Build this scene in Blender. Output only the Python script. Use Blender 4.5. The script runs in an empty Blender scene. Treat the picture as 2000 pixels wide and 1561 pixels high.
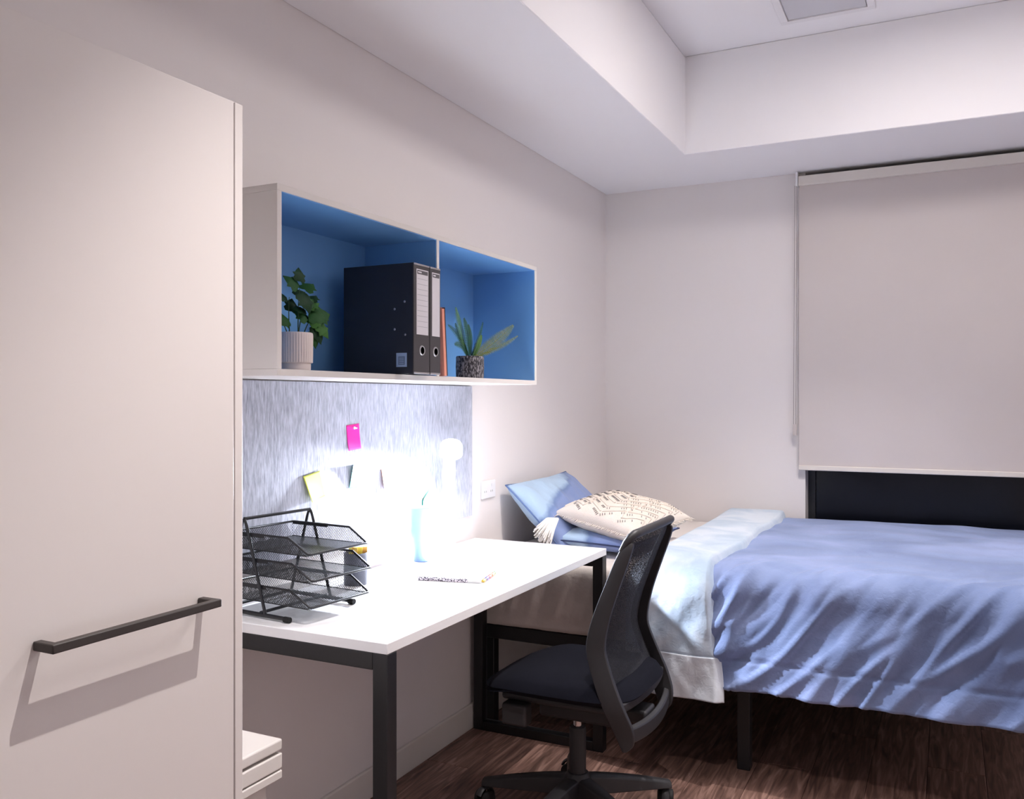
import bpy, bmesh, math, random
from mathutils import Vector, Matrix, noise
R = math.radians
random.seed(7)
S = bpy.context.scene
C = S.collection

# ------------------------------------------------------------------ camera, world, exposure
cam_d = bpy.data.cameras.new('camera')
cam = bpy.data.objects.new('camera', cam_d); C.objects.link(cam)
cam_d.sensor_width = 36.0; cam_d.sensor_fit = 'HORIZONTAL'
cam_d.lens = 36.0 * 1712 / 2000
cam_d.clip_start = 0.02
cam.location = (1.70, 0.0, 1.305)
cam.rotation_euler = (R(90), 0, R(26.4))
S.camera = cam
w = bpy.data.worlds.new('night'); S.world = w; w.use_nodes = True
w.node_tree.nodes['Background'].inputs[0].default_value = (0.010, 0.012, 0.020, 1)
w.node_tree.nodes['Background'].inputs[1].default_value = 1.0
S.view_settings.view_transform = 'Standard'
S.view_settings.look = 'None'
S.view_settings.exposure = 0.52
S.view_settings.gamma = 1.0
S.view_settings.use_curve_mapping = False

# light levels of the fixtures (their lamps are made in their builders)
DOWN_W = (110.0, 112.0)  # ceiling downlights: desk end, bed
DOWN_COL = (1.0, 0.93, 0.90)
FILL_PANEL_W = 14.0         # added fill panel on the upper ceiling, out of view
DESK_LAMP_W = 250.0
DESK_LAMP_COL = (0.80, 0.87, 1.0)

ZU = 2.90               # upper ceiling
ZL = 2.444              # underside of the bulkheads
RX, RYB, RYF = 2.62, 4.60, -0.95   # right wall, back wall, front wall
BX, BY = 0.608, 4.01    # bulkhead edges

# ------------------------------------------------------------------ helpers
def lin(c):
    out = []
    for v in c[:3]:
        v = v / 255.0
        out.append(v / 12.92 if v <= 0.04045 else ((v + 0.055) / 1.055) ** 2.4)
    return (*out, 1.0)

MATS = {}
def mat(name, col, rough=0.5, metal=0.0, col2=None, scale=8.0, detail=4.0, stretch=(1, 1, 1), bump=0.0, bscale=None,
        sheen=0.0, spec=0.5, ramp=(0.35, 0.65), coat=0.0, emit=None, estr=0.0, bdist=0.002):
    if name in MATS: return MATS[name]
    m = bpy.data.materials.new(name); m.use_nodes = True
    nt = m.node_tree; N = nt.nodes; L = nt.links
    b = N['Principled BSDF']
    b.inputs['Base Color'].default_value = lin(col)
    b.inputs['Roughness'].default_value = rough
    b.inputs['Metallic'].default_value = metal
    b.inputs['Specular IOR Level'].default_value = spec
    if sheen: b.inputs['Sheen Weight'].default_value = sheen
    if coat: b.inputs['Coat Weight'].default_value = coat
    if emit:
        b.inputs['Emission Color'].default_value = (*emit, 1); b.inputs['Emission Strength'].default_value = estr
    tc = N.new('ShaderNodeTexCoord'); mp = N.new('ShaderNodeMapping')
    mp.inputs['Scale'].default_value = stretch
    L.new(tc.outputs['Object'], mp.inputs['Vector'])
    nz = N.new('ShaderNodeTexNoise'); nz.inputs['Scale'].default_value = scale; nz.inputs['Detail'].default_value = detail
    L.new(mp.outputs[0], nz.inputs['Vector'])
    if col2:
        r = N.new('ShaderNodeValToRGB')
        r.color_ramp.elements[0].position = ramp[0]; r.color_ramp.elements[0].color = lin(col)
        r.color_ramp.elements[1].position = ramp[1]; r.color_ramp.elements[1].color = lin(col2)
        L.new(nz.outputs['Fac'], r.inputs[0]); L.new(r.outputs[0], b.inputs['Base Color'])
    if bump:
        n2 = nz
        if bscale:
            n2 = N.new('ShaderNodeTexNoise'); n2.inputs['Scale'].default_value = bscale; n2.inputs['Detail'].default_value = 3
            L.new(mp.outputs[0], n2.inputs['Vector'])
        bp = N.new('ShaderNodeBump'); bp.inputs['Strength'].default_value = bump; bp.inputs['Distance'].default_value = bdist
        L.new(n2.outputs['Fac'], bp.inputs['Height']); L.new(bp.outputs[0], b.inputs['Normal'])
    MATS[name] = m
    return m

class MB:
    """collects geometry for ONE mesh object"""
    def __init__(self): self.v = []; self.f = []
    def add(self, vs, fs):
        o = len(self.v); self.v += [tuple(p) for p in vs]; self.f += [tuple(i + o for i in f) for f in fs]; return self
    def box(self, a, b):
        x0, y0, z0 = (min(a[i], b[i]) for i in range(3)); x1, y1, z1 = (max(a[i], b[i]) for i in range(3))
        return self.add([(x0,y0,z0),(x1,y0,z0),(x1,y1,z0),(x0,y1,z0),(x0,y0,z1),(x1,y0,z1),(x1,y1,z1),(x0,y1,z1)],
                        [(3,2,1,0),(4,5,6,7),(0,1,5,4),(1,2,6,5),(2,3,7,6),(3,0,4,7)])
    def tube(self, pts, r, n=10, closed=False, sx=1.0, ref=None):
        pts = [Vector(p) for p in pts]; m = len(pts); rings = []
        rr = r if isinstance(r, (list, tuple)) else [r] * m
        t0 = (pts[1] - pts[0]).normalized()
        up = Vector(ref) if ref else (Vector((0, 0, 1)) if abs(t0.z) < .9 else Vector((1, 0, 0)))
        vs = []
        for i, p in enumerate(pts):
            if closed: t = (pts[(i + 1) % m] - pts[i - 1]).normalized()
            else: t = (pts[min(i + 1, m - 1)] - pts[max(i - 1, 0)]).normalized()
            a = (up - t * up.dot(t)).normalized(); bb = t.cross(a)
            if not ref: up = a
            for k in range(n):
                th = 2 * math.pi * k / n
                vs.append(p + a * (math.cos(th) * rr[i]) + bb * (math.sin(th) * rr[i] * sx))
        fs = []
        for i in range(m if closed else m - 1):
            j = (i + 1) % m
            for k in range(n):
                l = (k + 1) % n
                fs.append((i * n + k, i * n + l, j * n + l, j * n + k))
        if not closed:
            fs.append(tuple(range(n - 1, -1, -1))); fs.append(tuple((m - 1) * n + k for k in range(n)))
        return self.add(vs, fs)
    def lathe(self, prof, c=(0, 0, 0), n=32, M=None, rib=None):
        vs = []; m = len(prof)
        for (r, z) in prof:
            for k in range(n):
                th = 2 * math.pi * k / n
                q = r * (rib(th, z) if rib else 1.0)
                p = Vector((q * math.cos(th), q * math.sin(th), z))
                vs.append((M @ p) if M else p + Vector(c))
        fs = [(i*n+k, i*n+(k+1) % n, (i+1)*n+(k+1) % n, (i+1)*n+k) for i in range(m - 1) for k in range(n)]
        if prof[0][0] > 1e-6: fs.append(tuple(range(n - 1, -1, -1)))
        if prof[-1][0] > 1e-6: fs.append(tuple((m - 1) * n + k for k in range(n)))
        return self.add(vs, fs)
    def grid(self, fn, nu, nv, flip=False):
        vs = [fn(i / nu, j / nv) for i in range(nu + 1) for j in range(nv + 1)]
        W = nv + 1
        fs = [(i*W+j, (i+1)*W+j, (i+1)*W+j+1, i*W+j+1) for i in range(nu) for j in range(nv)]
        if flip: fs = [f[::-1] for f in fs]
        return self.add(vs, fs)
    def prism(self, poly, d):
        """closed polygon (list of points) pushed along vector d"""
        d = Vector(d); n = len(poly); vs = [Vector(p) for p in poly]
        vs = vs + [p + d for p in vs]
        fs = [tuple(range(n - 1, -1, -1)), tuple(range(n, 2 * n))] + [(i, (i+1) % n, n + (i+1) % n, n + i) for i in range(n)]
        return self.add(vs, fs)
    def build(self, name, m, parent=None, bevel=0.0, seg=2, smooth=None, solid=0.0, sub=0, fix=True):
        me = bpy.data.meshes.new(name); me.from_pydata(self.v, [], self.f); me.update()
        if fix:
            bm = bmesh.new(); bm.from_mesh(me); bmesh.ops.recalc_face_normals(bm, faces=bm.faces); bm.to_mesh(me); bm.free()
        me.materials.append(m)
        if smooth is not None:
            me.shade_smooth(); me.set_sharp_from_angle(angle=R(smooth))
        o = bpy.data.objects.new(name, me); C.objects.link(o)
        if solid:
            s = o.modifiers.new('solid', 'SOLIDIFY'); s.thickness = solid; s.offset = 0
        if bevel:
            b = o.modifiers.new('bevel', 'BEVEL'); b.width = bevel; b.segments = seg; b.limit_method = 'ANGLE'; b.angle_limit = R(35)
            if smooth is None: me.shade_smooth(); me.set_sharp_from_angle(angle=R(30)); b.harden_normals = False
        if sub:
            q = o.modifiers.new('sub', 'SUBSURF'); q.levels = sub; q.render_levels = sub
        if parent is not None: o.parent = parent; o.matrix_parent_inverse = Matrix.Identity(4)
        return o

def thing(name, loc, label, cat, group=None, rz=0.0):
    o = bpy.data.objects.new(name, None); C.objects.link(o); o.location = loc; o.rotation_euler = (0, 0, rz)
    o.empty_display_size = 0.05
    return tag(o, label, cat, group)
def tag(o, label, cat, group=None):
    o['label'] = label; o['category'] = cat
    if group: o['group'] = group
    return o
def struct(o, label=None):
    o['kind'] = 'structure'
    if label: o['label'] = label
    return o
def rel(o, root):
    """keep world-space geometry while parented to a root empty that is away from the origin"""
    o.parent = root; o.matrix_parent_inverse = Matrix.Translation(root.location).inverted(); return o
def B(a, b): return MB().box(a, b)
def sstep(a, b, x):
    t = max(0.0, min(1.0, (x - a) / (b - a))); return t * t * (3 - 2 * t)
def nz(x, y, z=0.0): return noise.noise(Vector((x, y, z)))

# ------------------------------------------------------------------ materials
wall_m = mat('wall_paint', (234, 228, 226), 0.75, bump=0.05, bscale=180, scale=3)
ceil_m = mat('ceiling_paint', (245, 243, 245), 0.8, bump=0.04, bscale=160)
trim_m = mat('trim_paint', (226, 220, 214), 0.45)
lam_m = mat('wardrobe_laminate', (234, 228, 225), 0.42, bump=0.03, bscale=120, stretch=(1, 1, .15))
shelfout_m = mat('shelf_laminate', (224, 218, 213), 0.5)
shelfblue_m = mat('shelf_blue', (118, 176, 232), 0.5, col2=(114, 171, 227), scale=3)
desk_m = mat('desk_laminate', (240, 240, 242), 0.35)
blk_m = mat('black_powder_coat', (22, 22, 26), 0.45, bump=0.08, bscale=300)
hand_m = mat('handle_bronze', (58, 52, 50), 0.5)
chairpl_m = mat('chair_plastic', (44, 43, 46), 0.5, bump=0.06, bscale=400)
seat_m = mat('seat_fabric', (19, 20, 29), 0.95, bump=0.3, bscale=900, spec=.12)
chrome_m = mat('chrome', (210, 210, 212), 0.15, metal=1.0)
white_pl = mat('white_plastic', (238, 238, 240), 0.35)
dark_m = mat('black_rubber', (14, 14, 16), 0.7)

# ------------------------------------------------------------------ room shell
fl = struct(B((-0.15, RYF - .15, -0.12), (RX + .15, RYB + .25, -0.008)).build('floor', mat('floor_screed', (24, 20, 19), 0.9)),
            'dark brown wood plank floor')
# planks
def plank_mat():
    m = bpy.data.materials.new('plank_wood'); m.use_nodes = True; nt = m.node_tree; N = nt.nodes; L = nt.links; b = N['Principled BSDF']
    tc = N.new('ShaderNodeTexCoord'); oi = N.new('ShaderNodeObjectInfo')
    ad = N.new('ShaderNodeVectorMath'); ad.operation = 'ADD'
    cb = N.new('ShaderNodeCombineXYZ'); mu = N.new('ShaderNodeMath'); mu.operation = 'MULTIPLY'; mu.inputs[1].default_value = 37.0
    L.new(oi.outputs['Random'], mu.inputs[0]); L.new(mu.outputs[0], cb.inputs[0]); L.new(mu.outputs[0], cb.inputs[1])
    L.new(tc.outputs['Object'], ad.inputs[0]); L.new(cb.outputs[0], ad.inputs[1])
    mp = N.new('ShaderNodeMapping'); mp.inputs['Scale'].default_value = (26, 2.2, 4); L.new(ad.outputs[0], mp.inputs['Vector'])
    n1 = N.new('ShaderNodeTexNoise'); n1.inputs['Scale'].default_value = 1.6; n1.inputs['Detail'].default_value = 8; n1.inputs['Distortion'].default_value = 1.6
    L.new(mp.outputs[0], n1.inputs['Vector'])
    r = N.new('ShaderNodeValToRGB'); e = r.color_ramp.elements
    e[0].position = .30; e[0].color = lin((84, 61, 54)); e[1].position = .72; e[1].color = lin((168, 134, 122))
    x = e.new(.5); x.color = lin((122, 92, 82))
    L.new(n1.outputs['Fac'], r.inputs[0])
    hv = N.new('ShaderNodeHueSaturation'); mr = N.new('ShaderNodeMapRange'); mr.inputs['To Min'].default_value = .78; mr.inputs['To Max'].default_value = 1.12
    L.new(oi.outputs['Random'], mr.inputs['Value']); L.new(mr.outputs[0], hv.inputs['Value']); L.new(r.outputs[0], hv.inputs['Color'])
    L.new(hv.outputs[0], b.inputs['Base Color']); b.inputs['Roughness'].default_value = .5
    bp = N.new('ShaderNodeBump'); bp.inputs['Strength'].default_value = .25; bp.inputs['Distance'].default_value = .002
    L.new(n1.outputs['Fac'], bp.inputs['Height']); L.new(bp.outputs[0], b.inputs['Normal'])
    return m
pm = plank_mat()
PW, PL = 0.182, 1.22
pmesh = {}
def plank(x0, x1, y0, y1):
    key = (round(x1 - x0, 3), round(y1 - y0, 3))
    if key not in pmesh:
        bm = MB(); c = .0015; W_, L_ = key; h = .008
        bm.add([(0,0,0),(W_,0,0),(W_,L_,0),(0,L_,0),(0,0,h-c),(W_,0,h-c),(W_,L_,h-c),(0,L_,h-c),(c,c,h),(W_-c,c,h),(W_-c,L_-c,h),(c,L_-c,h)],
               [(3,2,1,0),(0,1,5,4),(1,2,6,5),(2,3,7,6),(3,0,4,7),(4,5,9,8),(5,6,10,9),(6,7,11,10),(7,4,8,11),(8,9,10,11)])
        o = bm.build('plank', pm, fl); pmesh[key] = o.data
    else:
        o = bpy.data.objects.new('plank', pmesh[key]); C.objects.link(o); o.parent = fl
    o.location = (x0, y0, -0.008)
x = 0.0; k = 0
while x < RX - 1e-4:
    x1 = min(x + PW, RX); off = [0.0, .52, .93, .31, .74][k % 5]
    ys = [RYF] + [y for y in [RYF - PL + off + i * PL for i in range(9)] if RYF + .05 < y < RYB - .05] + [RYB]
    for a, b2 in zip(ys, ys[1:]): plank(x, x1 - .0008, a, b2 - .0008)
    x = x1; k += 1

struct(B((-0.15, RYF - .15, -.008), (0, RYB + .25, ZU + .15)).build('wall_left', wall_m), 'plain off-white left wall behind the desk')
WX0, WX1, WZ0 = 1.062, 2.50, 0.30      # window opening (reaches the bulkhead)
mb = MB()
mb.box((0, RYB, -.008), (WX0, RYB + .25, ZU + .15)); mb.box((WX1, RYB, -.008), (RX, RYB + .25, ZU + .15))
mb.box((WX0, RYB, -.008), (WX1, RYB + .25, WZ0)); mb.box((WX0, RYB, ZL), (WX1, RYB + .25, ZU + .15))
struct(mb.build('wall_back', wall_m), 'off-white end wall with the window, behind the bed')
struct(B((RX, RYF - .15, -.008), (RX + .15, RYB + .25, ZU + .15)).build('wall_right', wall_m))
struct(B((0, RYF - .15, -.008), (RX, RYF, ZU + .15)).build('wall_front', wall_m))
mb = MB()
poly = [(0, RYF, ZU), (RX, RYF, ZU), (RX, RYB, ZU), (0, RYB, ZU)]
mb.prism([Vector(p) for p in poly], (0, 0, .15))
mb.prism([Vector(p) for p in [(0, RYF, ZL), (BX, RYF, ZL), (BX, BY, ZL), (RX, BY, ZL), (RX, RYB, ZL), (0, RYB, ZL)]], (0, 0, ZU - ZL))
struct(mb.build('ceiling', ceil_m, bevel=.004), 'white ceiling with a raised recess edged by bulkheads')
def skirt(name, a, b):
    struct(B(a, b).build(name, trim_m, bevel=.004))
skirt('baseboard_left', (0, RYF, 0), (.014, RYB, .098))
skirt('baseboard_back', (.014, RYB - .014, 0), (RX - .014, RYB, .098))
skirt('baseboard_right', (RX - .014, RYF, 0), (RX, RYB, .098))
skirt('baseboard_front', (.014, RYF, 0), (RX - .014, RYF + .014, .098))

# window with night-dark pane
win = bpy.data.objects.new('window_1', None); C.objects.link(win); win.location = (WX0, RYB + .1, WZ0); struct(win, 'night-dark window behind the lowered blind')
frm = mat('window_frame', (34, 35, 40), 0.4)
fy0, fy1 = RYB + .10, RYB + .15
for a, b2 in (((WX0, fy0, WZ0), (WX0 + .035, fy1, ZL)), ((WX1 - .035, fy0, WZ0), (WX1, fy1, ZL)), ((WX0 + .035, fy0, WZ0), (WX1 - .035, fy1, WZ0 + .035)),
             ((WX0 + .035, fy0, ZL - .035), (WX1 - .035, fy1, ZL))):
    rel(B(a, b2).build('window_frame', frm, bevel=.002), win)
pane_m = mat('night_glass', (13, 15, 24), 0.22, spec=0.35)
rel(B((WX0 + .035, fy0 + .02, WZ0 + .035), (WX1 - .035, fy0 + .028, ZL - .035)).build('pane', pane_m), win)
rel(B((WX0, RYB - .002, WZ0), (WX1, fy0, WZ0 + .012)).build('window_sill', trim_m, bevel=.003), win)

# ------------------------------------------------------------------ ceiling fixtures
def downlight(x, y, label, watt, cone, blend):
    t = thing('downlight', (x, y, ZU), label, 'downlight', 'downlights in the ceiling recess')
    ring = MB().lathe([(.034, -.001), (.036, -.006), (.050, -.005), (.052, 0), (.034, 0), (.034, -.001)], n=40).build('trim_ring', white_pl, t, smooth=40)
    MB().lathe([(.0, -.002), (.034, -.002)], n=32).build('lens', mat('downlight_lens', (255, 250, 240), .4, emit=(1, .93, .86), estr=12), t)
    l = bpy.data.lights.new('downlight_beam', 'SPOT'); l.energy = watt; l.color = DOWN_COL; l.shadow_soft_size = .010
    l.spot_size = R(cone); l.spot_blend = blend
    o = bpy.data.objects.new('downlight_beam', l); C.objects.link(o); o.parent = t; o.location = (0, 0, -.012)
downlight(1.30, 1.30, 'small round recessed downlight above the desk end near the wardrobe', DOWN_W[0], 76, .6)
downlight(1.30, 3.13, 'small round recessed downlight above the front edge of the bed', DOWN_W[1], 92, .7)
oy = thing('fill_panel', (1.80, 2.85, ZU), 'square opal fill-light panel added on the upper ceiling, out of view', 'fill light')  # unseen panel, added only to lift the wall brightness
MB().box((-.30, -.30, -.030), (.30, .30, -.026)).build('fill_diffuser', mat('opal', (250, 246, 240), .5, emit=(1, .95, .92), estr=2.0), oy)
for a, b2 in (((-.32, -.32, -.034), (.32, -.30, 0)), ((-.32, .30, -.034), (.32, .32, 0)), ((-.32, -.30, -.034), (-.30, .30, 0)), ((.30, -.30, -.034), (.32, .30, 0))):
    MB().box(a, b2).build('frame_bar', white_pl, oy, bevel=.002)
l = bpy.data.lights.new('fill_glow', 'AREA'); l.shape = 'SQUARE'; l.size = .58; l.energy = FILL_PANEL_W; l.color = (1, .945, .925)
o = bpy.data.objects.new('fill_glow', l); C.objects.link(o); o.parent = oy; o.location = (0, 0, -.036)

av = thing('ceiling_access_panel', (1.257, 3.65, ZU), 'square white access panel with frame set in the upper ceiling', 'ceiling panel')
h = .155
mb = MB()
for a, b2 in (((-.185, -.185, -.012), (.185, -h, 0)), ((-.185, h, -.012), (.185, .185, 0)), ((-.185, -h, -.012), (-h, h, 0)), ((h, -h, -.012), (.185, h, 0))):
    MB().box(a, b2).build('frame_bar', mat('panel_frame', (236, 234, 236), .5), av, bevel=.002)
MB().box((-h + .004, -h + .004, -.007), (h - .004, h - .004, 0)).build('panel', mat('access_panel', (205, 203, 208), .6), av)

# ------------------------------------------------------------------ wardrobe
WF, WE, WT = 0.60, 1.160, 1.818
wd = thing('wardrobe', (0.0, 0.58, 0), 'tall off-white wardrobe with dark bar handle, left edge of the room', 'wardrobe')
T = .018
rel(B((.004, WE - T, 0), (WF, WE, WT)).build('side_panel', lam_m, bevel=.0012), wd)
rel(B((.004, 0, 0), (WF, T, WT)).build('side_panel', lam_m, bevel=.0012), wd)
rel(B((.004, T, WT - T), (WF - .022, WE - T, WT)).build('top_panel', lam_m), wd)
rel(B((.004, T, .10), (WF - .022, WE - T, .118)).build('bottom_panel', lam_m), wd)
rel(B((.004, T, .118), (.012, WE - T, WT - T)).build('back_panel', lam_m), wd)
rel(B((WF - .06, T, 0), (WF - .042, WE - T, .10)).build('kickboard', lam_m), wd)
ym = (T + WE - T) / 2
for i, (a, b2) in enumerate(((T + .002, ym - .0015), (ym + .0015, WE - T - .003))):
    d = rel(B((WF - .020, a, .10), (WF, b2, WT)).build('door', lam_m, bevel=.0012), wd)
    hb = MB(); y0, y1, z0, t_, p_ = (.768, 1.070, .967, .0128, .041) if i else (.09, .392, .967, .0128, .041)
    X = WF
    hb.add([(X, y0, z0), (X + p_, y0, z0), (X + p_, y1, z0), (X, y1, z0), (X, y1 - t_, z0), (X + p_ - t_, y1 - t_, z0), (X + p_ - t_, y0 + t_, z0), (X, y0 + t_, z0)] +
           [(X, y0, z0 + t_), (X + p_, y0, z0 + t_), (X + p_, y1, z0 + t_), (X, y1, z0 + t_), (X, y1 - t_, z0 + t_), (X + p_ - t_, y1 - t_, z0 + t_), (X + p_ - t_, y0 + t_, z0 + t_), (X, y0 + t_, z0 + t_)],
           [(0,1,6,7),(1,2,5,6),(2,3,4,5),(8,15,14,9),(9,14,13,10),(10,13,12,11),(0,8,9,1),(1,9,10,2),(2,10,11,3),(3,11,12,4),(4,12,13,5),(5,13,14,6),(6,14,15,7),(7,15,8,0)])
    hh = hb.build('handle', hand_m, None, bevel=.0018); hh.parent = d

# ------------------------------------------------------------------ lidded white box between wardrobe and desk
bx = thing('storage_bin', (.20, 1.34, 0), 'low white box-shaped bin with layered lid on the floor beside the wardrobe', 'bin')
wb = mat('bin_white', (222, 217, 213), .45)
X1, Y0, Y1, ZT = .435, 1.19, 1.452, .585
rel(B((.05, Y0 + .012, 0), (X1 - .022, Y1 - .022, ZT - .085)).build('body', wb, bevel=.006), bx)
rel(B((.03, Y0, ZT - .085), (X1, Y1, ZT - .066)).build('rim', wb, bevel=.003), bx)
rel(B((.03, Y0, ZT - .063), (X1, Y1, ZT - .030)).build('collar', wb, bevel=.003), bx)
rel(B((.045, Y0 + .012, ZT - .030), (X1 - .014, Y1 - .010, ZT - .024)).build('lid_gap', mat('bin_gap', (120, 114, 110), .7)), bx)
rel(B((.03, Y0, ZT - .024), (X1, Y1, ZT)).build('lid', wb, bevel=.004), bx)

# ------------------------------------------------------------------ desk
DY0, DY1, DX, DZ = 1.655, 3.085, .562, .75
dk = thing('desk', (.28, 2.37, 0), 'white desk top on black square-tube loop legs along the left wall', 'desk')
rel(B((.002, DY0, DZ - .025), (DX, DY1, DZ)).build('desk_top', desk_m, bevel=.0015), dk)
q = .04
for yy in (DY0, DY1 - q):
    for xx in (.018, DX - q):
        rel(B((xx, yy, 0), (xx + q, yy + q, DZ - .025)).build('leg', blk_m, bevel=.002), dk)
    rel(B((.018 + q, yy, DZ - .065), (DX - q, yy + q, DZ - .025)).build('top_rail', blk_m, bevel=.002), dk)
    rel(B((.018 + q, yy, 0), (DX - q, yy + q, .035)).build('floor_rail', blk_m, bevel=.002), dk)
rel(B((.06, DY0 + q, DZ - .065), (.09, DY1 - q, DZ - .025)).build('stretcher', blk_m, bevel=.002), dk)

# ------------------------------------------------------------------ pinboard
def board_mat():
    m = bpy.data.materials.new('pinboard_felt'); m.use_nodes = True; nt = m.node_tree; N = nt.nodes; L = nt.links; b = N['Principled BSDF']
    tc = N.new('ShaderNodeTexCoord'); mp = N.new('ShaderNodeMapping'); mp.inputs['Scale'].default_value = (1, 1, .16); L.new(tc.outputs['Object'], mp.inputs['Vector'])
    n1 = N.new('ShaderNodeTexNoise'); n1.inputs['Scale'].default_value = 190; n1.inputs['Detail'].default_value = 5; L.new(mp.outputs[0], n1.inputs['Vector'])
    r = N.new('ShaderNodeValToRGB'); e = r.color_ramp.elements; e[0].position = .28; e[0].color = lin((146, 147, 158)); e[1].position = .70; e[1].color = lin((204, 206, 216))
    L.new(n1.outputs['Fac'], r.inputs[0]); L.new(r.outputs[0], b.inputs['Base Color']); b.inputs['Roughness'].default_value = .95
    bp = N.new('ShaderNodeBump'); bp.inputs['Strength'].default_value = .3; bp.inputs['Distance'].default_value = .001
    L.new(n1.outputs['Fac'], bp.inputs['Height']); L.new(bp.outputs[0], b.inputs['Normal'])
    return m
SB, ST, SY0, SY1, SF = 1.361, 1.811, 1.588, 3.032, .30
pb = B((.001, 1.60, .845), (.013, 3.045, SB - .003)).build('pinboard', board_mat(), bevel=.002)
tag(pb, 'grey streaked felt pinboard on the wall between desk and blue shelf', 'pinboard')

# ------------------------------------------------------------------ wall shelf
sh = thing('wall_shelf', (.15, 2.31, SB), 'open wall shelf box with white outside and bright blue inside', 'shelf')
t = .016; ti = .004
rel(B((.002, SY0, SB), (SF, SY1, SB + t)).build('bottom_board', shelfout_m, bevel=.001), sh)
rel(B((.002, SY0, ST - t), (SF, SY1, ST)).build('top_board', shelfout_m, bevel=.001), sh)
rel(B((.002, SY0, SB + t), (SF, SY0 + t, ST - t)).build('end_board', shelfout_m, bevel=.001), sh)
rel(B((.002, SY1 - t, SB + t), (SF, SY1, ST - t)).build('end_board', shelfout_m, bevel=.001), sh)
ym = 2.31
rel(B((.034, ym - .007, SB + t), (SF, ym + .007, ST - t)).build('divider', shelfout_m, bevel=.001), sh)
rel(B((.022, SY0 + t, SB + t), (.034, SY1 - t, ST - t)).build('back_board', shelfblue_m), sh)
for (a, b2) in ((SY0 + t, ym - .007), (ym + .007, SY1 - t)):
    f = SF - .0025
    rel(B((.034, a, ST - t - .002), (f, b2, ST - t)).build('blue_lining', shelfblue_m), sh)
    rel(B((.034, a, SB + t), (f, a + .002, ST - t - .002)).build('blue_lining', shelfblue_m), sh)
    rel(B((.034, b2 - .002, SB + t), (f, b2, ST - t - .002)).build('blue_lining', shelfblue_m), sh)
SZ = SB + t

# ------------------------------------------------------------------ lever arch binders
bind_dark = mat('binder_board', (26, 30, 44), .55, bump=.15, bscale=700)
bind_spine = mat('binder_spine', (72, 68, 70), .6, bump=.15, bscale=700)
lab_m = mat('binder_label', (226, 222, 226), .6); grey_pr = mat('label_header', (98, 94, 98), .6); line_m = mat('label_line', (176, 172, 178), .6)
def binder(y0, wdt, label, marks):
    t = thing('ring_binder', (.22, y0 + wdt / 2, SZ + .001), label, 'binder', 'lever arch binders on the shelf')
    xb, xf = -.118, .127; hw = wdt / 2; H = .316
    MB().box((xb, -hw, 0), (xf - .003, -hw + .0035, H)).build('cover', bind_dark, t, bevel=.001)
    MB().box((xb, hw - .0035, 0), (xf - .003, hw, H)).build('cover', bind_dark, t, bevel=.001)
    sp = MB().box((xf - .003, -hw, 0), (xf, hw, H)).build('spine', bind_spine, t, bevel=.001)
    MB().box((xb + .02, -hw + .006, .01), (xf - .008, hw - .006, H - .012)).build('paper', mat('paper', (228, 225, 220), .8), t)
    for z in (0.0005, H - .0055):
        MB().box((xf - .006, -hw + .001, z), (xf + .0012, hw - .001, z + .005)).build('metal_edge', chrome_m, t, bevel=.0005)
    lw = hw * .74
    lb = MB().box((xf, -lw + .003, .113), (xf + .0008, lw + .003, .300)).build('spine_label', lab_m, t)
    hd = MB().box((xf + .0008, -lw + .006, .286), (xf + .0012, lw, .297)).build('label_header', grey_pr, t)
    # small maker's mark, too small to read in the photograph
    MB().box((xf + .0012, -lw + .009, .2895), (xf + .0015, -lw + .009 + lw * .62, .2935)).build('header_mark', lab_m, t)
    if marks:
        for k in range(10):
            z = .272 - k * .0152
            MB().box((xf + .0008, -lw + .007, z), (xf + .0011, lw - .001, z + .0011)).build('label_line', line_m, t)
    Mx = Matrix.Translation((xf, .002, .068)) @ Matrix.Rotation(R(90), 4, 'Y')
    MB().lathe([(.0105, .0), (.0105, .002), (.0135, .002), (.0145, .0), (.0105, .0)], n=28, M=Mx).build('finger_ring', mat('ring_metal', (205, 205, 208), .35, metal=.8), t, smooth=40)
    MB().lathe([(.0, .0006), (.0105, .0006)], n=24, M=Mx).build('finger_hole', dark_m, t)
    if marks:
        for (xx, z) in ((.096, .206), (.062, .186), (.062, .128), (.098, .112)):
            Mr = Matrix.Translation((xx, -hw, z)) @ Matrix.Rotation(R(90), 4, 'X')
            MB().lathe([(0, .0014), (.0022, .001), (.0036, 0)], n=14, M=Mr).build('rivet', mat('rivet', (150, 152, 165), .35, metal=.7), t, smooth=40)
        MB().box((.068, -hw - .0005, .020), (.104, -hw, .060)).build('sticker', mat('sticker', (150, 172, 205), .6), t)
        MB().box((.075, -hw - .0008, .026), (.097, -hw - .0005, .050)).build('sticker_print', mat('sticker_print', (98, 116, 148), .6), t)
        for k in range(4):
            MB().box((.078, -hw - .0011, .029 + k * .005), (.094, -hw - .0008, .031 + k * .005)).build('sticker_line', mat('sticker', (150, 172, 205), .6), t)
binder(2.100, .084, 'wide black lever arch binder with lined white spine label, cover facing the wardrobe', True)
binder(2.187, .058, 'narrower black lever arch binder between the wide binder and the shelf divider', False)

# leaning orange notebook
nb = thing('orange_notebook', (.19, 2.353, SZ), 'thin orange notebook leaning on the shelf divider beside the binders', 'notebook')
org = mat('orange_cover', (236, 158, 134), .6)
Mb = Matrix.Rotation(R(4.5), 4, 'X')
for nm, y0, y1, m_, d0, d1, zt in (('cover', -.014, -.0125, org, -.07, .116, .214), ('page_block', -.0125, .004, org, -.068, .114, .210), ('cover', .004, .0055, mat('notebook_dark', (84, 60, 62), .6), -.07, .116, .214)):
    o = MB().box((d0, y0, .0015), (d1, y1, zt)).build(nm, m_, nb, bevel=.0008); o.data.transform(Mb)

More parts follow.
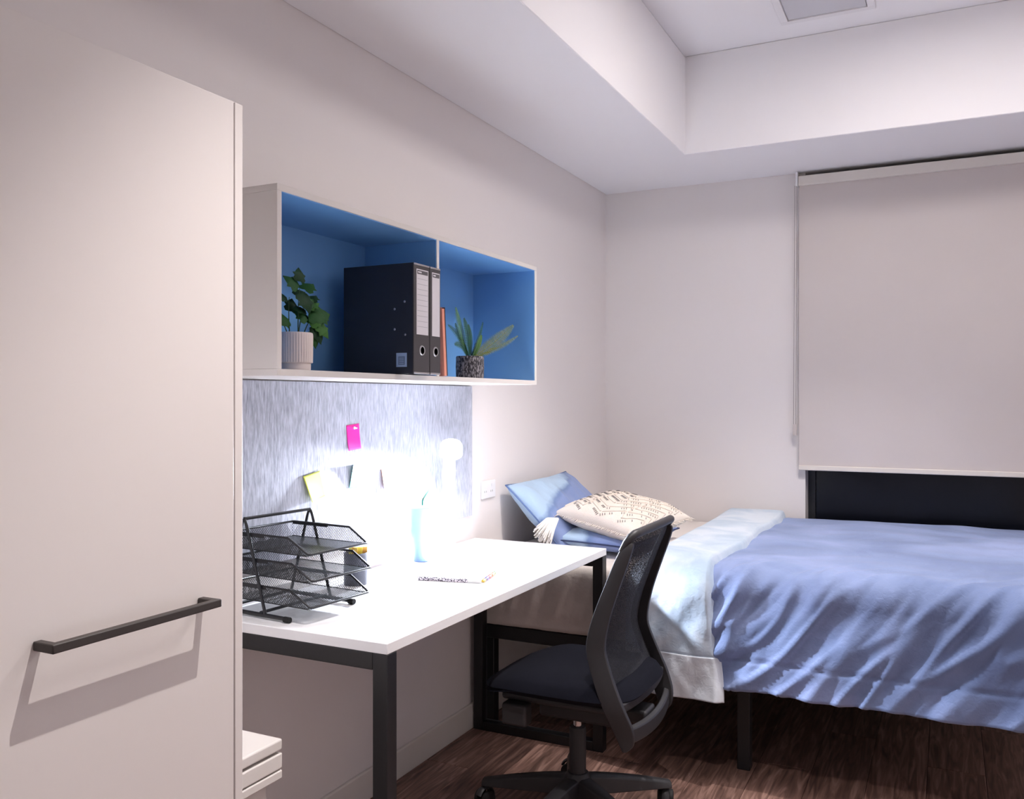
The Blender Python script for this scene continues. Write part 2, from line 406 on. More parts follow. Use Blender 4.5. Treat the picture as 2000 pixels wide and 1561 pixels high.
# ------------------------------------------------------------------ ivy in ribbed pot
leaf_ms = [mat('ivy_leaf_a', (26, 70, 30), .6, spec=.2, col2=(40, 88, 38), scale=30), mat('ivy_leaf_b', (16, 46, 26), .6, spec=.2, col2=(28, 66, 34), scale=30), mat('ivy_leaf_c', (70, 116, 48), .6, spec=.2, col2=(48, 96, 42), scale=30)]
def leaf_mesh(name, m):
    # lobed ivy leaf in XY plane, base at the origin, about 1 long
    half = [(0, 0), (.16, -.12), (.40, -.10), (.52, .12), (.40, .28), (.56, .50), (.36, .56), (.22, .76), (0, 1.0)]
    mb = MB(); n = len(half); vs = []
    for (xx, yy) in half: vs.append((xx, yy, -.18 * xx + .10 * math.sin(yy * 3)))
    mids = [(0, yy, .04 + .10 * math.sin(yy * 3)) for (xx, yy) in half]
    for s in (1, -1):
        vv = [(s * p[0], p[1], p[2]) for p in vs] + mids
        fs = []
        for i in range(n - 1):
            f = (i, i + 1, n + i + 1, n + i)
            fs.append(f if s > 0 else f[::-1])
        mb.add(vv, fs)
    me = bpy.data.meshes.new(name); me.from_pydata(mb.v, [], mb.f); me.update()
    bm = bmesh.new(); bm.from_mesh(me); bmesh.ops.remove_doubles(bm, verts=bm.verts, dist=1e-4); bmesh.ops.dissolve_degenerate(bm, edges=bm.edges, dist=1e-5); bm.to_mesh(me); bm.free()
    me.materials.append(m); me.shade_smooth()
    return me
lmesh = [leaf_mesh('leaf', m) for m in leaf_ms]
iv = thing('potted_ivy', (.235, 1.728, SZ), 'green ivy in a ribbed white pot at the left end of the shelf', 'plant')
rib = lambda th, z: 1.0 + (.022 * math.cos(th * 40) if .020 < z < .0905 else 0)
MB().lathe([(.0, .001), (.0375, .001), (.0385, .004), (.0385, .0165), (.0375, .018), (.0425, .0205), (.0430, .045), (.0432, .088), (.0432, .094), (.0405, .0955), (.0385, .092), (.0380, .078), (.0, .078)], n=160, rib=rib).build('pot', mat('white_ceramic', (232, 220, 216), .5), iv, smooth=50)
MB().lathe([(.0, .082), (.02, .0815), (.038, .079)], n=24).build('soil', mat('soil', (48, 36, 28), .95, bump=.5, bscale=120), iv)
st_m = mat('ivy_stem', (52, 78, 44), .6)
rnd = random.Random(5)
# (x towards room, y along the wall, z above shelf) leaf base, size, heading, tilt
stems = [((.00, -.02), (.005, -.028, .205)), ((.01, .0), (.01, .005, .235)), ((.0, .01), (.01, .03, .19)), ((.01, .015), (.015, .06, .155)), ((-.01, -.01), (-.02, -.04, .15))]
for (b0, tip) in stems:
    tip = (tip[0], tip[1], .09 + (tip[2] - .09) * .80)
    p0 = Vector((b0[0], b0[1], .08)); p2 = Vector(tip); p1 = (p0 + p2) / 2 + Vector((.0, -.006, .02))
    pts = [p0 * (1 - s) ** 2 + p1 * 2 * s * (1 - s) + p2 * s * s for s in [i / 8 for i in range(9)]]
    MB().tube(pts, [.0016 - .0008 * i / 8 for i in range(9)], 6).build('stem', st_m, iv, smooth=60)
LV = [((.012, .004, .262), .045, 10, 60, 1), ((.012, -.008, .240), .052, -40, 50, 0), ((.016, .020, .236), .050, 55, 30, 0), ((.018, .008, .215), .062, 170, 70, 1), ((.014, .02, .20), .055, 130, 65, 0),
      ((.016, .030, .185), .046, 90, 30, 2), ((.012, .045, .205), .042, 40, 20, 1), ((.018, .012, .168), .042, -60, 30, 1), ((.02, .035, .158), .066, 110, 55, 0), ((.022, .055, .152), .062, 80, 60, 0),
      ((.02, .072, .150), .046, 60, 50, 1), ((.022, .068, .125), .050, 150, 70, 2), ((.018, .020, .140), .050, -30, 40, 0), ((.024, .030, .128), .046, 100, 30, 2), ((.016, .060, .118), .056, 165, 80, 1), ((.012, .056, .10), .050, 175, 85, 0),
      ((-.01, -.04, .15), .052, -90, 50, 0), ((-.006, -.03, .205), .040, -80, 40, 1), ((-.02, .03, .22), .042, 70, 45, 1), ((.004, -.034, .135), .044, -120, 60, 0), ((-.02, .01, .17), .05, 20, 50, 1)]
for (p, s, hd, tl, mi) in LV:
    p = (p[0], p[1], .09 + (p[2] - .09) * .80)
    o = bpy.data.objects.new('leaf', lmesh[mi]); C.objects.link(o); o.parent = iv
    s2 = s * .82
    M = Matrix.Translation(p) @ Matrix.Rotation(R(-hd), 4, 'X') @ Matrix.Rotation(R(90 - tl * .55), 4, 'Y') @ Matrix.Rotation(R(90), 4, 'Z') @ Matrix.Rotation(R(-90), 4, 'Z') @ Matrix.Scale(s2, 4)
    # leaf plane mostly facing the room: local y -> along wall/up by heading
    up = Vector((0, math.sin(R(hd)), math.cos(R(hd)))); nrm = Vector((math.sin(R(tl)), -.25 * math.cos(R(tl)), .8 * math.cos(R(tl)))).normalized()
    up = (up - nrm * up.dot(nrm)).normalized(); sd = up.cross(nrm)
    M = Matrix(((sd.x, up.x, nrm.x, p[0]), (sd.y, up.y, nrm.y, p[1]), (sd.z, up.z, nrm.z, p[2]), (0, 0, 0, 1))) @ Matrix.Scale(s2, 4)
    o.matrix_local = M

# ------------------------------------------------------------------ fern in dark mottled pot
fe = thing('potted_fern', (.225, 2.645, SZ), 'fern with yellow-green fronds in a dark mottled pot on the right half of the shelf', 'plant')
def pot_mat():
    m = bpy.data.materials.new('mottled_pot'); m.use_nodes = True; nt = m.node_tree; N = nt.nodes; L = nt.links; b = N['Principled BSDF']
    tc = N.new('ShaderNodeTexCoord'); mp = N.new('ShaderNodeMapping'); mp.inputs['Scale'].default_value = (1, 1, .4); L.new(tc.outputs['Object'], mp.inputs['Vector'])
    n1 = N.new('ShaderNodeTexNoise'); n1.inputs['Scale'].default_value = 240; n1.inputs['Detail'].default_value = 3; L.new(mp.outputs[0], n1.inputs['Vector'])
    r = N.new('ShaderNodeValToRGB'); e = r.color_ramp.elements; e[0].position = .44; e[0].color = lin((36, 36, 44)); e[1].position = .60; e[1].color = lin((150, 146, 152))
    L.new(n1.outputs['Fac'], r.inputs[0]); L.new(r.outputs[0], b.inputs['Base Color']); b.inputs['Roughness'].default_value = .7
    bp = N.new('ShaderNodeBump'); bp.inputs['Strength'].default_value = .6; bp.inputs['Distance'].default_value = .002
    L.new(n1.outputs['Fac'], bp.inputs['Height']); L.new(bp.outputs[0], b.inputs['Normal'])
    return m
MB().lathe([(.0, .001), (.0465, .001), (.048, .006), (.049, .04), (.048, .074), (.046, .077), (.043, .075), (.042, .062), (.0, .062)], n=48).build('pot', pot_mat(), fe, smooth=50)
MB().lathe([(0, .066), (.02, .0655), (.042, .063)], n=24).build('soil', mat('soil', (48, 36, 28), .95), fe)
fg = [mat('fern_dark', (26, 74, 52), .55, col2=(40, 96, 62), scale=40), mat('fern_green', (72, 118, 62), .55, col2=(98, 140, 72), scale=40), mat('fern_yellow', (100, 116, 36), .6, spec=.2, col2=(132, 130, 48), scale=40)]
def frond(tip, mid, wid, m, face, npin=26, taper=1.0):
    p0 = Vector((random.uniform(-.008, .008), random.uniform(-.01, .01), .064)); p1 = Vector(mid); p2 = Vector(tip)
    P = lambda s: p0 * (1 - s) ** 2 + p1 * 2 * s * (1 - s) + p2 * s * s
    mb = MB(); pts = [P(i / 16) for i in range(17)]
    mb.tube(pts, [.0014 * (1 - .7 * i / 16) for i in range(17)], 5)
    F = Vector(face).normalized()
    for k in range(npin):
        s = .14 + .86 * k / npin; c = P(s); tg = (P(min(1, s + .02)) - P(s - .02)).normalized()
        sd = tg.cross(F).normalized()
        ln = wid * math.sin(math.pi * min(1, .12 + .86 * (s - .1) / .9)) ** .7
        wd_ = .0030
        for sg in (1, -1):
            d = (sd * sg + tg * .38).normalized(); nn = F * .2
            e = c + d * ln; m1 = c + d * ln * .5
            mb.add([c - tg * wd_ * .5, m1 - tg * wd_ * .6 + nn * .006, e - nn * .008, m1 + tg * wd_ * .6 + nn * .006, c + tg * wd_ * .5], [(0, 1, 2, 3, 4)])
    return mb.build('frond', m, fe, smooth=60, fix=False)
frond((.0, -.098, .238), (.01, -.075, .15), .036, fg[1], (1, .2, .1), 34)
frond((.01, -.060, .205), (.015, -.03, .14), .030, fg[0], (1, 0, .2), 30)
frond((.01, -.030, .185), (.015, -.01, .13), .028, fg[0], (1, .1, .2), 28)
frond((.02, .058, .200), (.02, .025, .11), .024, fg[0], (1, .3, .2), 28)
frond((.07, .200, .198), (.05, .06, .11), .028, fg[2], (.8, -.35, .6), 36)
frond((.08, .215, .160), (.06, .09, .10), .013, fg[2], (.7, -.2, .7), 28)
frond((.0, -.150, .175), (.01, -.07, .14), .022, fg[0], (1, .2, .2), 28)
frond((.01, -.125, .110), (.02, -.075, .125), .020, fg[0], (1, 0, .3), 22)
frond((.04, .01, .15), (.03, .01, .11), .022, fg[1], (1, 0, .3))
frond((-.03, -.05, .19), (-.02, -.02, .12), .024, fg[0], (1, 0, .2))

# ------------------------------------------------------------------ sticky notes
def note(name, y, z, wdt, hgt, rot, m, curl_fn, label, group='sticky notes on the pinboard', back=None):
    t = thing(name, (.0135, y, z), label, 'sticky note', group)
    ca, sa = math.cos(R(rot)), math.sin(R(rot))
    def fn(u, v):
        a = (u - .5) * wdt; b = -v * hgt
        dx, da, db = curl_fn(u, v)
        a += da * wdt; b += db * hgt
        return (.0006 + dx, a * ca - b * sa, a * sa + b * ca)
    MB().grid(fn, 14, 14).build('paper', m, t, smooth=60, solid=.0003, fix=False)
    return t
pink = note('sticky_note', 2.262, 1.226, .066, .080, 4, mat('note_pink', (250, 40, 160), .7), lambda u, v: (.005 * v * v, 0, 0), 'bright pink sticky note, highest on the pinboard')
for dy, dz, r_ in ((.002, -.011, .005), (.012, -.012, .003)):
    MB().lathe([(0, .008), (r_ * .8, .007), (r_, .004), (r_ * .5, .001), (r_ * .5, 0)], n=14, M=Matrix.Translation((.0012, dy, dz)) @ Matrix.Rotation(R(90), 4, 'Y')).build('push_pin', white_pl, pink, smooth=50)
note('sticky_note', 2.060, 1.086, .080, .080, 9, mat('note_yellow', (226, 236, 96), .7), lambda u, v: (.002 + .012 * (1 - u) ** 2 * v + .004 * v, -.12 * (v - .5) * .0 + .12 * v, .0), 'yellow-green sticky note curling off the pinboard, above the letter tray')
note('sticky_note', 2.275, 1.098, .066, .072, 0, mat('note_teal', (150, 226, 222), .7), lambda u, v: (.014 * (1 - u) ** 3 * (1 - v) + .001, .16 * max(0, (.35 - u)) * (1 - v), 0), 'pale teal sticky note with lifted corner, below the pink one')
note('sticky_note', 2.446, 1.074, .060, .068, 0, mat('note_orange', (246, 176, 150), .7), lambda u, v: (.012 * (1 - u) ** 3 * v + .001, .14 * max(0, .3 - u) * v, 0), 'pale orange sticky note nearest the desk lamp')

# ------------------------------------------------------------------ wall socket
so = thing('power_outlet', (.0, 3.195, .935), 'white double power outlet on the wall beside the pinboard', 'power outlet')
MB().box((.0005, -.058, -.037), (.009, .058, .037)).build('plate', white_pl, so, bevel=.003)
for y in (-.032, .022):
    MB().box((.009, y - .006, .010), (.0125, y + .006, .022)).build('switch', white_pl, so, bevel=.001)
    for dy, rr in ((-.007, 20), (.007, -20)):
        o = MB().box((.0088, y + dy - .001, -.012), (.0094, y + dy + .001, -.004)).build('slot', dark_m, so)

# ------------------------------------------------------------------ letter tray
lt = thing('letter_tray', (.105, 1.830, DZ), 'black three-tier wire mesh letter tray at the near end of the desk', 'letter tray', rz=R(-5))
bw = mat('black_wire', (26, 27, 32), .4)
HW = .112   # half width along the wall
x0, x1 = -.076, .204
def arch(y, name='side_frame'):
    pts = [(.118, y, .012), (.100, y, .030)]
    # front leg, rounded apex, back leg
    fb, bb, ap = Vector((.062, y, .012)), Vector((-.088, y, .012)), Vector((-.015, y, .262))
    pts = [fb]
    d1 = (ap - fb).normalized(); d2 = (bb - ap).normalized()
    a0 = ap - d1 * .035; a1 = ap + d2 * .035
    for i in range(9):
        s = i / 8; pts.append(a0 * (1 - s) ** 2 + ap * 2 * s * (1 - s) + a1 * s * s)
    pts.append(bb)
    return MB().tube(pts, .0042, 10, ref=(0, 1, 0)).build(name, bw, lt, smooth=50)
for y in (-HW - .006, HW + .006):
    arch(y)
    MB().tube([(-.100, y, .009), (.142, y, .009)], .0055, 12).build('foot_bar', bw, lt, smooth=50)
    MB().tube([(.130, y, .0078), (.148, y, .0078)], .0076, 12).build('foot_cap', dark_m, lt, smooth=50)
MB().tube([(-.015, -HW - .006, .248), (-.015, HW + .006, .248)], .0042, 10).build('top_bar', bw, lt, smooth=50)
for xx in (-.082, .045):
    MB().tube([(xx, -HW - .006, .014), (xx, HW + .006, .014)], .0042, 10).build('cross_bar', bw, lt, smooth=50)
def tray(zf, xs):
    tr = bpy.data.objects.new('tray', None); C.objects.link(tr); tr.parent = lt; tr.location = (xs, 0, zf)
    a, b = x0, x1; hs = .040; fr = .048       # side height, length of the low front lip
    rim = [(a, -HW, hs), (b - fr - .02, -HW, hs), (b - .004, -HW + .004, .004 + .0), (b, -HW + .012, .003), (b, HW - .012, .003), (b - .004, HW - .004, .004), (b - fr - .02, HW, hs), (a, HW, hs)]
    MB().tube(rim, .0030, 8, closed=True).build('rim', bw, tr, smooth=50)
    fm = MB()
    pw = .00075
    def wire(p, q_):
        p = Vector(p); q_ = Vector(q_); d = (q_ - p).normalized(); sd = Vector((-d.y, d.x, 0)) * .00088; up = Vector((0, 0, .00022))
        fm.add([p - sd - up, p + sd - up, p + sd + up, p - sd + up, q_ - sd - up, q_ + sd - up, q_ + sd + up, q_ - sd + up],
               [(0, 1, 5, 4), (1, 2, 6, 5), (2, 3, 7, 6), (3, 0, 4, 7), (3, 2, 1, 0), (4, 5, 6, 7)])
    # diamond mesh floor
    st = .0062; L_ = b - a; Wd = 2 * HW - .004
    def clipline(c, sgn):
        # line y = sgn*x + c inside [a,b] x [-HW,HW]
        pts = []
        for xx in (a, b):
            y = sgn * xx * .55 + c
            if -HW <= y <= HW: pts.append((xx, y, 0.0))
        for yy in (-HW, HW):
            xx = (yy - c) / (sgn * .55)
            if a <= xx <= b: pts.append((xx, yy, 0.0))
        if len(pts) >= 2:
            pts.sort(); wire(pts[0], pts[-1])
    n = int(.5 / st)
    for sgn in (1, -1):
        for i in range(-n // 2, n // 2):
            clipline(i * st, sgn)
    fm.build('mesh_floor', bw, tr, fix=False)
    sm = MB()
    fm = sm
    # side and back walls: crossing wires up to the rim
    def top(xx): return hs if xx < b - fr - .02 else max(.003, hs * (b - .004 - xx) / (fr + .016))
    for y in (-HW, HW):
        xx = a
        while xx < b - .01:
            for sg in (1, -1):
                e = xx + sg * .030
                e = min(max(e, a), b - .006)
                f = (e - xx) / (sg * .030)
                zt = hs * f
                # clip by the sloping front
                k = 1.0
                while k > .05 and hs * f * k > top(xx + (e - xx) * k): k -= .05
                sm.tube([(xx, y, 0), (xx + (e - xx) * k, y, zt * k)], pw, 4)
            xx += st
        sm.tube([(a, y, 0), (b - .006, y, 0)], .0012, 6)
    y = -HW
    while y < HW:
        for sg in (1, -1):
            e = min(max(y + sg * .03, -HW), HW); sm.tube([(a, y, 0), (a, e, hs * (e - y) / (sg * .03))], pw, 4)
        y += st
    sm.build('mesh_side', bw, tr, fix=False)
    for y in (-HW, HW):
        s = 1 if y > 0 else -1
        MB().box((-.075, y - .002, hs - .007), (.055, y + .004 * s + .001, hs + .003)).build('clip_bar', bw, tr, bevel=.0012)
    return tr
tray(.170, .000); tray(.106, .012); tray(.040, .006)
# mesh pen pot with sticky flags behind the tray
pp = thing('pen_pot', (.108, 2.150, DZ), 'black mesh pen pot holding yellow notes behind the letter tray', 'pen pot')
MB().lathe([(.030, .0), (.034, .0), (.035, .004), (.035, .092), (.036, .096), (.033, .096), (.0325, .006), (.0, .005)], n=36).build('cup', mat('pen_pot_metal', (70, 72, 84), .5, bump=.6, bscale=500), pp, smooth=40)
for k, (a, c_) in enumerate(((-.4, (240, 200, 90)), (.2, (236, 226, 110)), (.7, (244, 186, 96)))):
    o = MB().box((-.022, -.0012, .01), (.022, .0012, .112)).build('note_pad', mat('pad_%d' % k, c_, .7), pp)
    o.location = (.006 * k - .006, .012 * k - .012, 0); o.rotation_euler = (R(4 * k - 4), 0, a)

# ------------------------------------------------------------------ cup with straw
cu = thing('tumbler', (.082, 2.562, DZ), 'pale blue plastic tumbler with lid and green straw beside the desk lamp', 'tumbler')
MB().lathe([(0, .001), (.0275, .001), (.029, .003), (.0455, .184), (.0462, .186), (.0455, .188), (.0437, .186), (.0275, .006), (.0, .005)], n=40).build('cup', mat('tumbler_blue', (126, 156, 212), .35), cu, smooth=40)
MB().lathe([(.0, .190), (.040, .190), (.0465, .187), (.0475, .184), (.0455, .1835)], n=40).build('lid', mat('tumbler_lid', (170, 192, 222), .35), cu, smooth=40)
MB().tube([(0, 0, .02), (.0, .004, .206), (.0, .008, .212), (.0, .062, .250)], .0036, 10).build('straw', mat('straw_green', (22, 84, 66), .4), cu, smooth=50)

# ------------------------------------------------------------------ desk lamp
la = thing('desk_lamp', (.083, 2.742, DZ), 'white cylindrical desk lamp with glowing round head, switched on', 'desk lamp')
lw_ = mat('lamp_white', (244, 244, 246), .4)
MB().lathe([(0, .0), (.052, .0), (.053, .002), (.053, .011), (.051, .013), (.0, .013)], n=48).build('base', lw_, la, smooth=40)
MB().lathe([(.0225, .013), (.0225, .335), (.020, .345), (.0, .347)], n=36).build('column', lw_, la, smooth=40)
MB().lathe([(.0235, .150), (.0238, .152), (.0238, .156), (.0235, .158)], n=36).build('switch_ring', mat('lamp_ring', (214, 216, 222), .4), la, smooth=40)
phi = R(56)
ax = Vector((.30, -math.cos(phi), -math.sin(phi))).normalized()
hc = Vector((.004, .010, .372))
Mh = Matrix.Translation(hc) @ ax.to_track_quat('Z', 'Y').to_matrix().to_4x4()
MB().lathe([(0, -.030), (.028, -.029), (.038, -.024), (.042, -.014), (.042, .018), (.040, .020), (.038, .018)], n=44, M=Mh).build('head', mat('lamp_head_opal', (250, 250, 252), .4, emit=(.92, .95, 1), estr=1.6), la, smooth=40)
MB().lathe([(0, .0175), (.0385, .0165)], n=40, M=Mh).build('diffuser', mat('lamp_diffuser', (255, 255, 255), .4, emit=(.92, .95, 1), estr=18), la)
l = bpy.data.lights.new('desk_lamp_beam', 'SPOT'); l.energy = DESK_LAMP_W; l.color = DESK_LAMP_COL; l.shadow_soft_size = .03; l.spot_size = R(140); l.spot_blend = .28
o = bpy.data.objects.new('desk_lamp_beam', l); C.objects.link(o); o.parent = la
o.location = hc + ax * .024; o.rotation_euler = (-ax).to_track_quat('Z', 'Y').to_euler()

# ------------------------------------------------------------------ notebook on the desk
nk = thing('desk_notebook', (.325, 2.39, DZ), 'white notebook with patterned spine and coloured tabs lying on the desk', 'notebook', rz=R(12))
def pat_mat():
    m = bpy.data.materials.new('patterned_spine'); m.use_nodes = True; nt = m.node_tree; N = nt.nodes; L = nt.links; b = N['Principled BSDF']
    tc = N.new('ShaderNodeTexCoord'); n1 = N.new('ShaderNodeTexVoronoi'); n1.inputs['Scale'].default_value = 260; L.new(tc.outputs['Object'], n1.inputs['Vector'])
    r = N.new('ShaderNodeValToRGB'); e = r.color_ramp.elements; e[0].position = .42; e[0].color = lin((40, 30, 46)); e[1].position = .56; e[1].color = lin((226, 214, 222))
    L.new(n1.outputs['Distance'], r.inputs[0]); L.new(r.outputs[0], b.inputs['Base Color']); b.inputs['Roughness'].default_value = .6
    return m
a, b = .102, .088
MB().box((-a, -b, .0005), (a, b, .0025)).build('back_cover', white_pl, nk, bevel=.0006)
MB().box((-a, -b + .002, .0025), (a - .003, b - .003, .0095)).build('page_block', mat('paper', (228, 225, 220), .8), nk)
MB().box((-a, -b, .0095), (a, b, .0115)).build('front_cover', white_pl, nk, bevel=.0006)
MB().box((-a - .001, -b - .0015, .0003), (a - .045, -b + .012, .0122)).build('spine', pat_mat(), nk, bevel=.001)
for k, c_ in enumerate(((236, 196, 70), (120, 110, 210), (236, 120, 110), (240, 170, 120), (150, 190, 140))):
    MB().box((a - .004, -b + .01 + k * .032, .004), (a + .006, -b + .034 + k * .032, .0085)).build('tab', mat('tab_%d' % k, c_, .6), nk)

# ------------------------------------------------------------------ roller blind
bl = thing('roller_blind', (1.75, RYB, ZL), 'lowered greige roller blind with cord on the end-wall window', 'blind')
bf = mat('blind_fabric', (208, 199, 195), .8, bump=.08, bscale=500, col2=(211, 202, 198), scale=2)
bs = mat('blind_rail', (226, 219, 211), .5)
BX0, BX1, BZ = 1.022, 2.545, .952
rel(B((BX0 + .012, RYB - .050, ZL - .072), (BX1 - .012, RYB - .010, ZL - .024)).build('head_box', bs, bevel=.003), bl)
rel(B((BX0, RYB - .055, ZL - .075), (BX0 + .011, RYB - .001, ZL - .004)).build('bracket', white_pl, bevel=.002), bl)
rel(B((BX1 - .011, RYB - .055, ZL - .075), (BX1, RYB - .001, ZL - .004)).build('bracket', white_pl, bevel=.002), bl)
rel(B((BX0 + .014, RYB - .032, BZ + .02), (BX1 - .014, RYB - .0305, ZL - .066)).build('fabric', bf), bl)
rel(B((BX0 + .012, RYB - .038, BZ), (BX1 - .012, RYB - .025, BZ + .024)).build('bottom_rail', bs, bevel=.003), bl)
for dx in (-.004, .006):
    rel(MB().tube([(BX0 + dx, RYB - .045, ZL - .07), (BX0 + dx - .006, RYB - .045, 1.17)], .0016, 6).build('cord', mat('blind_cord', (168, 158, 156), .6), smooth=60), bl)
rel(B((BX0 - .014, RYB - .052, 1.125), (BX0 + .006, RYB - .036, 1.18)).build('cord_weight', mat('cord_weight', (196, 186, 182), .4), bevel=.003), bl)

# ------------------------------------------------------------------ bed frame
BYF, BYB, BXL, BXR = 3.125, 4.565, .022, 2.045
bd = thing('metal_bed', (1.03, 3.85, 0), 'black metal bed with square legs under the blue duvet', 'bed')
q = .045
for yy in (BYF, BYB - q):
    rel(B((BXL, yy, .345), (BXR, yy + q, .40)).build('side_rail', blk_m, bevel=.003), bd)
    for xx in (BXL, 1.035, BXR - q):
        rel(B((xx, yy, 0), (xx + q, yy + q, .345)).build('leg', blk_m, bevel=.003), bd)
for xx in (BXL, BXR - q):
    rel(B((xx, BYF + q, .345), (xx + q, BYB - q, .40)).build('end_rail', blk_m, bevel=.003), bd)
for i in range(12):
    xx = BXL + .10 + i * .155
    rel(B((xx, BYF + q, .375), (xx + .07, BYB - q, .398)).build('slat', blk_m), bd)

# ------------------------------------------------------------------ mattress with loose sheet
mt = thing('mattress', (1.03, 3.85, .40), 'thick mattress in a loose pale sheet on the black bed frame', 'mattress')
MX0, MX1, MY0, MY1, MZ0, MZ1 = .018, 2.045, 3.120, 4.570, .401, .668
rel(B((MX0 + .012, MY0 + .012, MZ0), (MX1 - .012, MY1 - .012, MZ1 - .012)).build('core', mat('mattress_ticking', (220, 214, 208), .8), bevel=.03, seg=4), mt)
sheet_m = mat('sheet_cotton', (226, 217, 211), .42, sheen=.3, bump=.25, bscale=60, bdist=.004)
def drape_path(y0, y1, zt, r, zb, out=0.0, tuck=0.02):
    """cross-section from the wall side, over the top, round the front edge, down to zb"""
    P = [Vector((y1, zt - tuck)), Vector((y1 - .02, zt - tuck * .25)), Vector((y1 - .06, zt))]
    n = 40
    for i in range(1, n + 1): P.append(Vector((y1 - .06 + (y0 + r - y1 + .06) * i / n, zt)))
    for i in range(1, 9):
        th = R(90 * i / 8); P.append(Vector((y0 + r - r * math.sin(th), zt - r + r * math.cos(th))))
    m = 20
    for i in range(1, m + 1): P.append(Vector((y0 - out * i / m, zt - r + (zb - zt + r) * i / m)))
    L = [0.0]
    for a, b in zip(P, P[1:]): L.append(L[-1] + (b - a).length)
    def at(s):
        s = max(0, min(1, s)) * L[-1]
        lo, hi = 0, len(L) - 1
        while hi - lo > 1:
            mid = (lo + hi) // 2
            if L[mid] <= s: lo = mid
            else: hi = mid
        f = (s - L[lo]) / max(1e-9, L[hi] - L[lo]); p = P[lo].lerp(P[hi], f)
        tA = (P[min(hi + 1, len(P) - 1)] - P[max(lo - 1, 0)]).normalized()
        nrm = Vector((tA.y, -tA.x))
        if nrm.y < -.2: nrm = -nrm
        if abs(nrm.y) < .6 and nrm.x > 0 and p.x < y0 + r + .01: nrm = -nrm
        return p, nrm, s
    at.length = L[-1]; at.top_end = L[3 + n - 1]
    return at
pathS = drape_path(MY0, MY1, MZ1, .03, MZ0 + .004)
def sheet(u, v):
    x = MX0 + (MX1 - MX0) * u; p, n, s = pathS(v)
    side = sstep(pathS.top_end - .02, pathS.top_end + .08, s)
    k = .004 * nz(x * 6, s * 6, 3) + side * (.016 * nz(x * 16 + s * 5, s * 2.5, 9) + .010 * abs(nz(x * 34 + s * 14, s * 4, 2)) + .004 * nz(x * 60 + s * 30, s * 14, 5) + .004)
    if v > .97: k *= .4
    return (x, p.x + n.x * k, p.y + n.y * k)
rel(MB().grid(sheet, 220, 110).build('fitted_sheet', sheet_m, smooth=180, solid=.003, fix=False), mt)

# ------------------------------------------------------------------ duvet
def cloth_mat(name, c1, c2, c3=None, scale=2.2, rough=.7):
    m = bpy.data.materials.new(name); m.use_nodes = True; nt = m.node_tree; N = nt.nodes; L = nt.links; b = N['Principled BSDF']
    tc = N.new('ShaderNodeTexCoord'); n1 = N.new('ShaderNodeTexNoise'); n1.inputs['Scale'].default_value = scale; n1.inputs['Detail'].default_value = 6; n1.inputs['Distortion'].default_value = .8
    L.new(tc.outputs['Object'], n1.inputs['Vector'])
    r = N.new('ShaderNodeValToRGB'); e = r.color_ramp.elements; e[0].position = .36; e[0].color = lin(c1); e[1].position = .62; e[1].color = lin(c2)
    if c3: x = e.new(.5); x.color = lin(c3)
    L.new(n1.outputs['Fac'], r.inputs[0]); L.new(r.outputs[0], b.inputs['Base Color']); b.inputs['Roughness'].default_value = rough
    b.inputs['Sheen Weight'].default_value = .25; b.inputs['Specular IOR Level'].default_value = .3
    n2 = N.new('ShaderNodeTexNoise'); n2.inputs['Scale'].default_value = 55; n2.inputs['Detail'].default_value = 4; n2.inputs['Distortion'].default_value = 1.0; L.new(tc.outputs['Object'], n2.inputs['Vector'])
    bp = N.new('ShaderNodeBump'); bp.inputs['Strength'].default_value = .35; bp.inputs['Distance'].default_value = .004
    L.new(n2.outputs['Fac'], bp.inputs['Height']); L.new(bp.outputs[0], b.inputs['Normal'])
    return m
duv_m = cloth_mat('duvet_blue', (112, 130, 172), (142, 158, 202), (128, 146, 188))
pale_m = cloth_mat('duvet_pale', (172, 191, 210), (206, 216, 228), (190, 205, 221), scale=5)
hem_m = cloth_mat('duvet_hem', (206, 212, 222), (220, 226, 234), scale=5)
dv = thing('duvet', (1.5, 3.8, .70), 'blue duvet with pale turned-down top draped over the bed', 'duvet')
pathD = drape_path(3.045, 4.560, .705, .085, .318, out=.035, tuck=.05)
def fold(x, s, seed):
    """diagonal folds falling from the top front edge"""
    q_ = 1.15 * x + s; r_ = x - 1.15 * s
    w1 = .35 * nz(x * 2.1, s * 2.1, seed + 5)
    f1 = nz((q_ + .25 * w1) * 5.2, r_ * .9, seed)
    f2 = nz((q_ + .2 * w1) * 12.0, r_ * 1.8, seed + 11)
    rdg = 1 - abs(nz((q_ + .3 * w1) * 7.5, r_ * 1.1, seed + 23)) * 2.2
    return .55 * f1 + .22 * f2 + .5 * max(0, rdg) ** 2 - .2
def duvet(u, v):
    p, n, s = pathD(v)
    x = .955 + 1.125 * u
    xe = x
    side = sstep(pathD.top_end - .10, pathD.top_end + .14, s)
    k = (1 - side) * (.010 * nz(x * 2.4, s * 2.4, 1) + .006 * nz(x * 6, s * 9, 4)) + .012
    k += side * .046 * fold(x, s, 2.0) + side * .008 * nz(x * 26 + s * 20, (x - s) * 5, 6) + .30 * sstep(pathD.top_end - .45, pathD.top_end, s) * (1 - side) * .022 * fold(x, s, 2.0)
    # stitched seam a hand above the hem
    sh_ = pathD.length - .10 - s
    k -= .006 * math.exp(-(sh_ / .006) ** 2)
    hem = side * sstep(.9, 1.0, v) * .018 * nz(x * 3.2, 1.0, 8)
    # round the foot end down
    dz = 0.0
    if u > .93:
        w_ = (u - .93) / .07; dz = .05 * w_ * w_
    if u < .03:
        dz = .012 * (1 - u / .03)
    return (xe, p.x + n.x * k, p.y + n.y * k - dz + hem)
rel(MB().grid(duvet, 230, 190).build('cover', duv_m, smooth=180, solid=.012, fix=False), dv)
